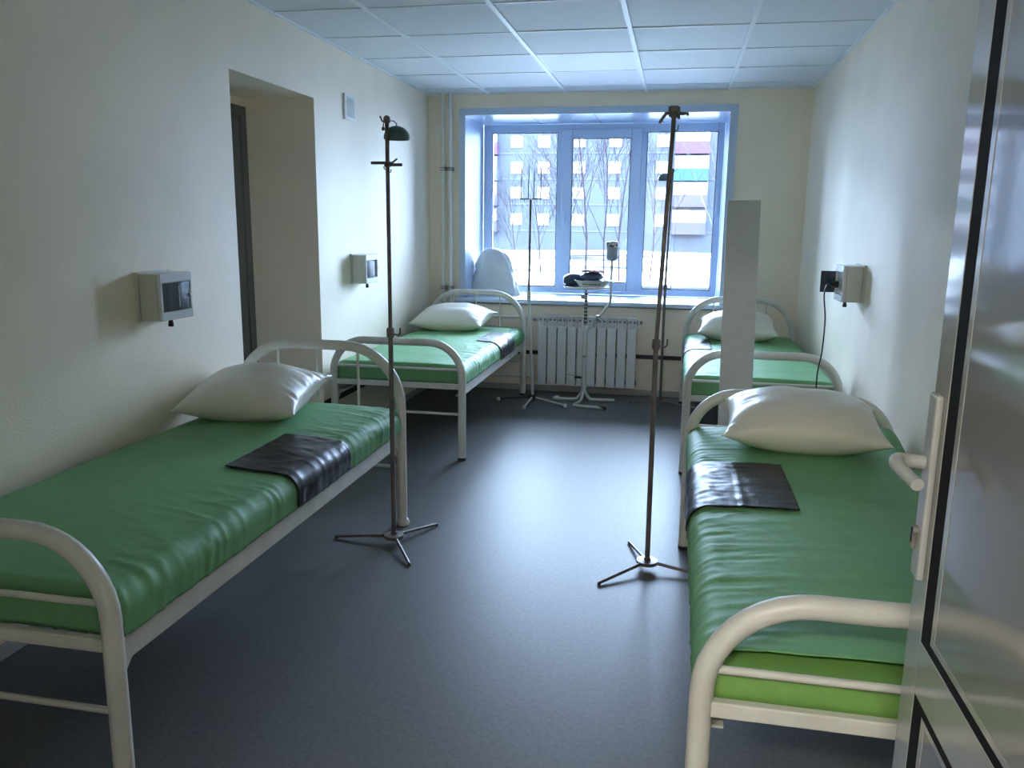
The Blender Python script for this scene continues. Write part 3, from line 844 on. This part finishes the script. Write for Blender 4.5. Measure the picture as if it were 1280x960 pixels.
for z in (0.128, 0.625):
    tube('manifold', [(-5*SWD-0.004, 0.005, z), (5*SWD+0.004, 0.005, z)], 0.021, M_RADD, rad, n=14)
    for sx in (-1, 1):
        tube('plug', [(sx*(5*SWD), 0.005, z), (sx*(5*SWD+0.018), 0.005, z)], 0.014, M_RAD, rad, n=10)
lathe('valve', [(0.008, -0.012), (0.013, -0.010), (0.013, 0.012), (0.008, 0.016)], M_STEEL, rad, n=10).location = (5*SWD+0.028, 0.005, 0.625)
lathe('valve', [(0.008, -0.012), (0.013, -0.010), (0.013, 0.012), (0.008, 0.016)], M_STEEL, rad, n=10).location = (-5*SWD-0.035, 0.005, 0.625)
for sx in (-0.25, 0.25):
    box('wall_hook', sx-0.008, sx+0.008, 0.03, 0.10, 0.60, 0.615, M_RADD, rad)
for k, (x, zb, lab) in enumerate(((-1.955, 0.137, 'white heating riser pipe nearest the left corner, with a branch to the radiator foot'), (-1.892, 0.640, 'white heating riser pipe farther from the corner, with a branch to the radiator top'))):
    pr = empty('heating_pipe', (x, 6.735, 0)); tag(pr, lab, 'pipe', 'pair of vertical heating pipes')
    tube('riser', [(0, 0, 0.0), (0, 0, ZC+0.02)], 0.0165, M_PIPE, pr, n=14)
    xr = -0.708-5*SWD-0.02-x
    tube('branch', [(0.0, -0.012, zb), (0.10, -0.03, zb), (xr, -0.03, zb)], 0.0125, M_PIPE, pr, n=12)
    for z in (0.87, 1.85):
        cl = boxes('clamp', [(-0.022, 0.022, -0.021, 0.064, z-0.014, z-0.006), (-0.022, 0.022, -0.021, 0.064, z+0.006, z+0.014)], M_STEEL, pr, bevel=0.002)
    for z in (1.25, 2.0):
        tube('weld_joint', [(0, 0, z-0.012), (0, 0, z+0.012)], 0.0185, M_PIPE, pr, n=14)

# ------------------------------------------------------------------ boxes on the walls
def wall_box(loc, mirror, label, open_flap=False):
    """local: x out of the wall (0..0.112), y along the wall, z up; origin at the lower near corner on the wall"""
    s = -1 if mirror else 1
    root = empty('socket_box', loc); tag(root, label, 'socket box', 'grey plastic wall boxes with a hinged window')
    def bx(nm, x0, x1, y0, y1, z0, z1, m, par=root, bev=0.003):
        xa, xb = sorted((s*x0, s*x1))
        return box(nm, xa, xb, y0, y1, z0, z1, m, par, bevel=bev, seg=1)
    Lb, Hb, Db = 0.212, 0.187, 0.095
    bx('back_plate', 0, 0.012, -0.006, Lb+0.006, -0.004, Hb+0.006, M_BOX)
    bx('body', 0.012, Db, 0, Lb, 0, Hb, M_BOX, bev=0.006)
    # front with opening
    fr = bmesh.new()
    x0, x1 = sorted((s*Db, s*(Db+0.015)))
    for (ya, yb, za, zb) in ((0, 0.012, 0.035, 0.150), (Lb-0.012, Lb, 0.035, 0.150), (0, Lb, 0, 0.035), (0, Lb, 0.150, Hb)):
        add_box(fr, x0, x1, ya, yb, za, zb, 0.002, 1)
    link('front', fr, M_BOXF, root)
    if not open_flap:
        # gently bulging tinted window
        bm = bmesh.new()
        n = 10
        gr = []
        for i in range(n+1):
            y = 0.012+(Lb-0.024)*i/n
            b = 0.012+0.012*math.sin(PI*i/n)
            gr.append([bm.verts.new((s*(Db+b), y, 0.037)), bm.verts.new((s*(Db+b), y, 0.148)), bm.verts.new((s*(Db+0.002), y, 0.148)), bm.verts.new((s*(Db+0.002), y, 0.037))])
        for a, b in zip(gr, gr[1:]):
            for k in range(4):
                bm.faces.new((a[k], a[(k+1) % 4], b[(k+1) % 4], b[k]))
        bm.faces.new(gr[0]); bm.faces.new(gr[-1][::-1])
        w = link('window', bm, M_TINT, root)
        bx('window_catch', Db+0.016, Db+0.024, Lb-0.03, Lb-0.018, 0.085, 0.10, M_BOXF, w, 0.001)
        bx('inner_socket', Db+0.0215, Db+0.0245, 0.105, 0.110, 0.05, 0.135, M_BOXF, w, 0.0005)
    else:
        bx('socket_face', Db-0.01, Db+0.003, 0.012, Lb-0.012, 0.035, 0.150, M_BOXF, bev=0.001)
        f = bx('flap', Db+0.012, Db+0.090, Lb-0.004, Lb+0.004, 0.036, 0.150, M_TINT, bev=0.002)
        f.rotation_euler = (0, 0, 0)
    lathe('pull_knob', [(0.004, 0.012), (0.007, 0.008), (0.011, -0.010), (0.011, -0.020), (0.004, -0.022)], M_BLACK, root, cx=s*0.07, cy=Lb*0.52, n=12).location = (0, 0, -0.012)
    tube('pull_stem', [(s*0.07, Lb*0.52, 0.002), (s*0.07, Lb*0.52, -0.014)], 0.003, M_BLACK, root, n=6)
    return root
wall_box((XL, 2.868, 1.013), False, 'grey wall box with dark window on the left wall before the doorway')
wall_box((XL, 5.045, 1.013), False, 'grey wall box with dark window on the left wall past the doorway')
wall_box((XR, 4.470, 1.030), True, 'wall box with opened flap and plugged-in cable on the right wall', open_flap=True)

pc = empty('power_cord', (0.836, 4.575, 1.115)); tag(pc, 'black plug and cable hanging from the right wall box to the floor', 'cable')
bm = bmesh.new()
add_lathe(bm, [(0.016, 0.0), (0.019, 0.004), (0.018, 0.018), (0.010, 0.038), (0.006, 0.046)], n=16)
bmesh.ops.rotate(bm, verts=bm.verts, cent=(0, 0, 0), matrix=Matrix.Rotation(-PI/2, 3, 'Y'))
link('plug', bm, M_BLACK, pc, smooth=True, angle=0.7)
tube('cable', [Vector(p)-Vector((0.836, 4.575, 1.115)) for p in sm([(0.800, 4.575, 1.115), (0.778, 4.56, 1.112), (0.762, 4.53, 1.06), (0.772, 4.50, 0.935), (0.770, 4.50, 0.765), (0.757, 4.50, 0.655), (0.758, 4.50, 0.545), (0.765, 4.48, 0.30), (0.77, 4.45, 0.06), (0.76, 4.38, 0.006), (0.70, 4.25, 0.005), (0.73, 4.12, 0.005)], 5)], 0.0038, M_BLACK, pc, n=8)

# vent grille
vg = empty('vent_grille', (XL, 5.085, 2.118)); tag(vg, 'small white slotted vent grille high on the left wall', 'vent')
boxes('frame', [(0, 0.012, -0.087, -0.062, -0.078, 0.078), (0, 0.012, 0.062, 0.087, -0.078, 0.078), (0, 0.012, -0.062, 0.062, -0.078, -0.058), (0, 0.012, -0.062, 0.062, 0.058, 0.078)], M_VENT, vg, bevel=0.002)
box('backing', 0.0, 0.002, -0.062, 0.062, -0.058, 0.058, M_VENTD, vg)
for k in range(12):
    z = -0.0525+k*0.0096
    boxes('slat', [(0.003, 0.010, -0.062, 0.062, z-0.0033, z+0.0025)], M_VENT, vg)

# ------------------------------------------------------------------ board leaning on the far right bed
bd = box('leaning_board', -0.0875, 0.0875, -0.008, 0.008, 0.0, 1.552, M_BOARD, bevel=0.0015, seg=1)
tag(bd, 'tall narrow grey board leaning on the foot of the far right bed', 'board')
bd.location = (0.352, 4.492, 0.003)
bd.rotation_euler = (math.radians(-5.2), math.radians(-0.75), 0.0)

# ------------------------------------------------------------------ plastic bag on the sill
bm = bmesh.new()
n, mz = 56, 26
rings = []
for k in range(mz+1):
    t = k/mz
    z = 0.405*t
    if t < 0.55: rx = 0.235-0.075*t/0.55
    else: rx = 0.16*math.sqrt(max(0.0, 1-((t-0.55)/0.47)**2))
    cx = 0.012*math.sin(t*3)
    row = []
    for i in range(n):
        a = 2*PI*i/n
        c, s = math.cos(a), math.sin(a)
        f = 1+0.09*noise.noise((c*2.6+3, s*2.6, t*2.0))+0.10*max(0, 1-abs(noise.noise((c*3.2, s*3.2+t*1.5, t*3.2)))*5)*(0.4+t*0.6)+0.055*math.cos(9*a+4*noise.noise((c*1.5, s*1.5, t*1.3)))*(0.35+0.65*t)
        ear = 0.0
        x = cx+rx*c*f
        zz = z-0.035*smoothstep(-0.06, -0.20, x)*smoothstep(0.5, 1, t)
        row.append(bm.verts.new((x, 0.62*rx*s*f, zz)))
    rings.append(row)
for a, b in zip(rings, rings[1:]):
    for i in range(n):
        bm.faces.new((a[i], a[(i+1) % n], b[(i+1) % n], b[i]))
bm.faces.new(rings[-1]); bm.faces.new(rings[0][::-1])
bag = link('plastic_bag', bm, M_BAG, smooth=True)
bag.location = (-1.615, 7.12, 0.787)
tag(bag, 'slumped white plastic bag on the left end of the window sill', 'bag')

# ------------------------------------------------------------------ outdoors
def ground_h(x, y):
    return -1.30+0.35*noise.noise((x*0.08, y*0.06, 1.0))+0.5*math.exp(-((y-22)/5)**2)*(0.5+0.5*noise.noise((x*0.2, 3.3, 0)))
bm = bmesh.new()
gx, gy = 60, 50
g = []
for j in range(gy+1):
    y = 7.7+(j/gy)**1.6*110
    g.append([bm.verts.new((-70+130*i/gx, y, ground_h(-70+130*i/gx, y))) for i in range(gx+1)])
for j in range(gy):
    for i in range(gx):
        bm.faces.new((g[j][i], g[j][i+1], g[j+1][i+1], g[j+1][i]))
sg = link('snow_ground', bm, M_SNOW, smooth=True); tag(sg, 'uneven snow-covered yard outside the window', kind='structure')

bld = empty('apartment_building', (-9.0, 90.0, -1.6)); tag(bld, 'long pale five-storey block of flats beyond the snowy yard', 'building')
X0, X1 = -45.0, 45.0
box('wall', X0, X1, 0.0, 12.0, -0.5, 17.2, M_FACADE, bld)
box('parapet', X0-0.2, X1+0.2, -0.25, 12.2, 17.2, 17.7, M_FBAND, bld)
rows = [3.5, 6.34, 9.0, 11.72, 14.45]
for z in rows:
    box('string_course', X0, X1, -0.06, 0.0, z-1.28, z-1.13, M_FBAND, bld)
fm = pm = None
cols = [-35.5, -32.5, -28.6, -24.8, -20.2, -14.5+0.0, -8.75, -5.75, -1.9, 1.9, 6.9, 13.5, 17.0, 21.0]
cols = [c for c in cols if c not in (-14.5,)]
for x in cols:
    for z in rows:
        if fm is None:
            bm = bmesh.new()
            for (a, b, c, d) in ((-0.70, -0.62, -0.66, 0.66), (0.62, 0.70, -0.66, 0.66), (-0.62, 0.62, -0.66, -0.58), (-0.62, 0.62, 0.58, 0.66), (-0.04, 0.04, -0.58, 0.58)):
                add_box(bm, a, b, -0.06, 0.0, c, d)
            fm = link('window', bm, M_FWIN, bld); o = fm
            bm = bmesh.new(); add_box(bm, -0.62, 0.62, -0.03, -0.005, -0.58, 0.58)
            pm = link('pane', bm, M_FPANE, fm)
        else:
            o = fm.copy(); COL.objects.link(o); o.parent = bld
            p_ = pm.copy(); COL.objects.link(p_); p_.parent = o
        o.location = (x, 0, z)
def balcony_col(cx, w, mats):
    for z, m in zip(rows, mats):
        b = boxes('balcony', [(cx-w, cx+w, -1.2, -1.1, z-1.25, z-0.15), (cx-w, cx-w+0.1, -1.1, 0, z-1.25, z-0.15), (cx+w-0.1, cx+w, -1.1, 0, z-1.25, z-0.15), (cx-w, cx+w, -1.2, 0, z-1.40, z-1.25)], m, bld)
        gl = []
        nn = 6
        for k in range(nn+1):
            x = cx-w+0.05+(2*w-0.1)*k/nn
            gl.append((x-0.05, x+0.05, -1.17, -1.11, z-0.15, z+1.0))
        gl.append((cx-w, cx+w, -1.18, -1.10, z+1.0, z+1.12))
        boxes('balcony_glazing', gl, M_FWIN, b)
        box('pane', cx-w+0.05, cx+w-0.05, -1.15, -1.12, z-0.15, z+1.0, M_FPANE, b)
balcony_col(9.9, 1.75, [M_BMAU, M_BMAU, M_BTUR, M_BPUR, M_BMAU])
balcony_col(-11.6, 0.9, [M_BMAU, M_BMAU, M_FBAND, M_BPUR, M_BMAU])
balcony_col(-17.0, 1.6, [M_BMAU, M_BTUR, M_BMAU, M_BPUR, M_BMAU])

def grow(bm, p, d, length, r, depth, rng, spread):
    pts = [p]; rs = [r]
    q = p.copy(); dd = d.copy()
    seg = 4 if depth > 1 else 3
    for k in range(seg):
        dd = (dd+Vector((rng.uniform(-1, 1), rng.uniform(-1, 1), rng.uniform(-0.2, 0.9)))*0.13).normalized()
        q = q+dd*length/seg
        pts.append(q.copy()); rs.append(r*(1-0.62*(k+1)/seg))
    add_tube(bm, pts, rs, 5 if depth > 2 else 3, caps=False)
    if depth <= 0: return
    nb = {4: 9, 3: 12, 2: 5, 1: 3}[depth]
    for k in range(nb):
        t = 0.22+0.78*(k+rng.random())/nb
        i = min(seg-1, int(t*seg)); f = t*seg-i
        bp = pts[i].lerp(pts[i+1], f)
        ax = (pts[i+1]-pts[i]).normalized()
        side = ax.orthogonal().normalized()
        side.rotate(Matrix.Rotation(rng.uniform(0, 2*PI), 3, ax))
        nd = (ax*math.cos(spread)+side*math.sin(spread)).normalized()
        grow(bm, bp, nd, length*rng.uniform(0.42, 0.6)*(1.15-0.5*t), max(0.008, rs[i]*0.42), depth-1, rng, spread*1.05)

def tree(x, y, h, r, seed, mat, label, lean=(0, 0), depth=3):
    rng = random.Random(seed)
    root = empty('bare_tree', (x, y, ground_h(x, y)-0.05)); tag(root, label, 'tree', 'bare winter trees in the yard')
    bm = bmesh.new()
    grow(bm, Vector((0, 0, 0)), Vector((lean[0], lean[1], 1)).normalized(), h, r, depth, rng, 0.42)
    link('branches', bm, mat, root, smooth=True)
TR = [
 (-5.3, 40.0, 7.6, 0.048, 11, M_BARK, 'slender bare tree at the left edge of the middle window pane', (-0.05, 0)),
 (-4.2, 38.0, 8.4, 0.055, 12, M_BARK, 'bare many-branched tree in the centre of the middle window pane', (0.02, 0)),
 (-3.6, 41.0, 7.6, 0.048, 13, M_BARK, 'bare tree just right of centre in the middle window pane', (0.03, 0)),
 (-2.7, 39.0, 8.0, 0.048, 14, M_BARK, 'bare tree at the right edge of the middle window pane', (0.06, 0)),
 (-4.7, 36.0, 6.2, 0.055, 15, M_BARK, 'short bare sapling low in the middle window pane', (-0.15, 0)),
 (-6.6, 40.0, 4.6, 0.040, 16, M_BARK, 'bare tree at the right edge of the left window pane', (-0.03, 0)),
 (-8.2, 42.0, 4.2, 0.035, 17, M_BARK, 'thin leaning bare sapling low in the left window pane', (-0.12, 0)),
 (-1.3, 40.0, 5.6, 0.040, 18, M_BARK, 'thin bare tree leaning into the right window pane', (0.16, 0)),
 (1.75, 42.0, 8.5, 0.070, 19, M_BARKW, 'pale birch near the right edge of the right window pane', (0.0, 0)),
]
for t in TR:
    tree(*t[:7], lean=t[7])
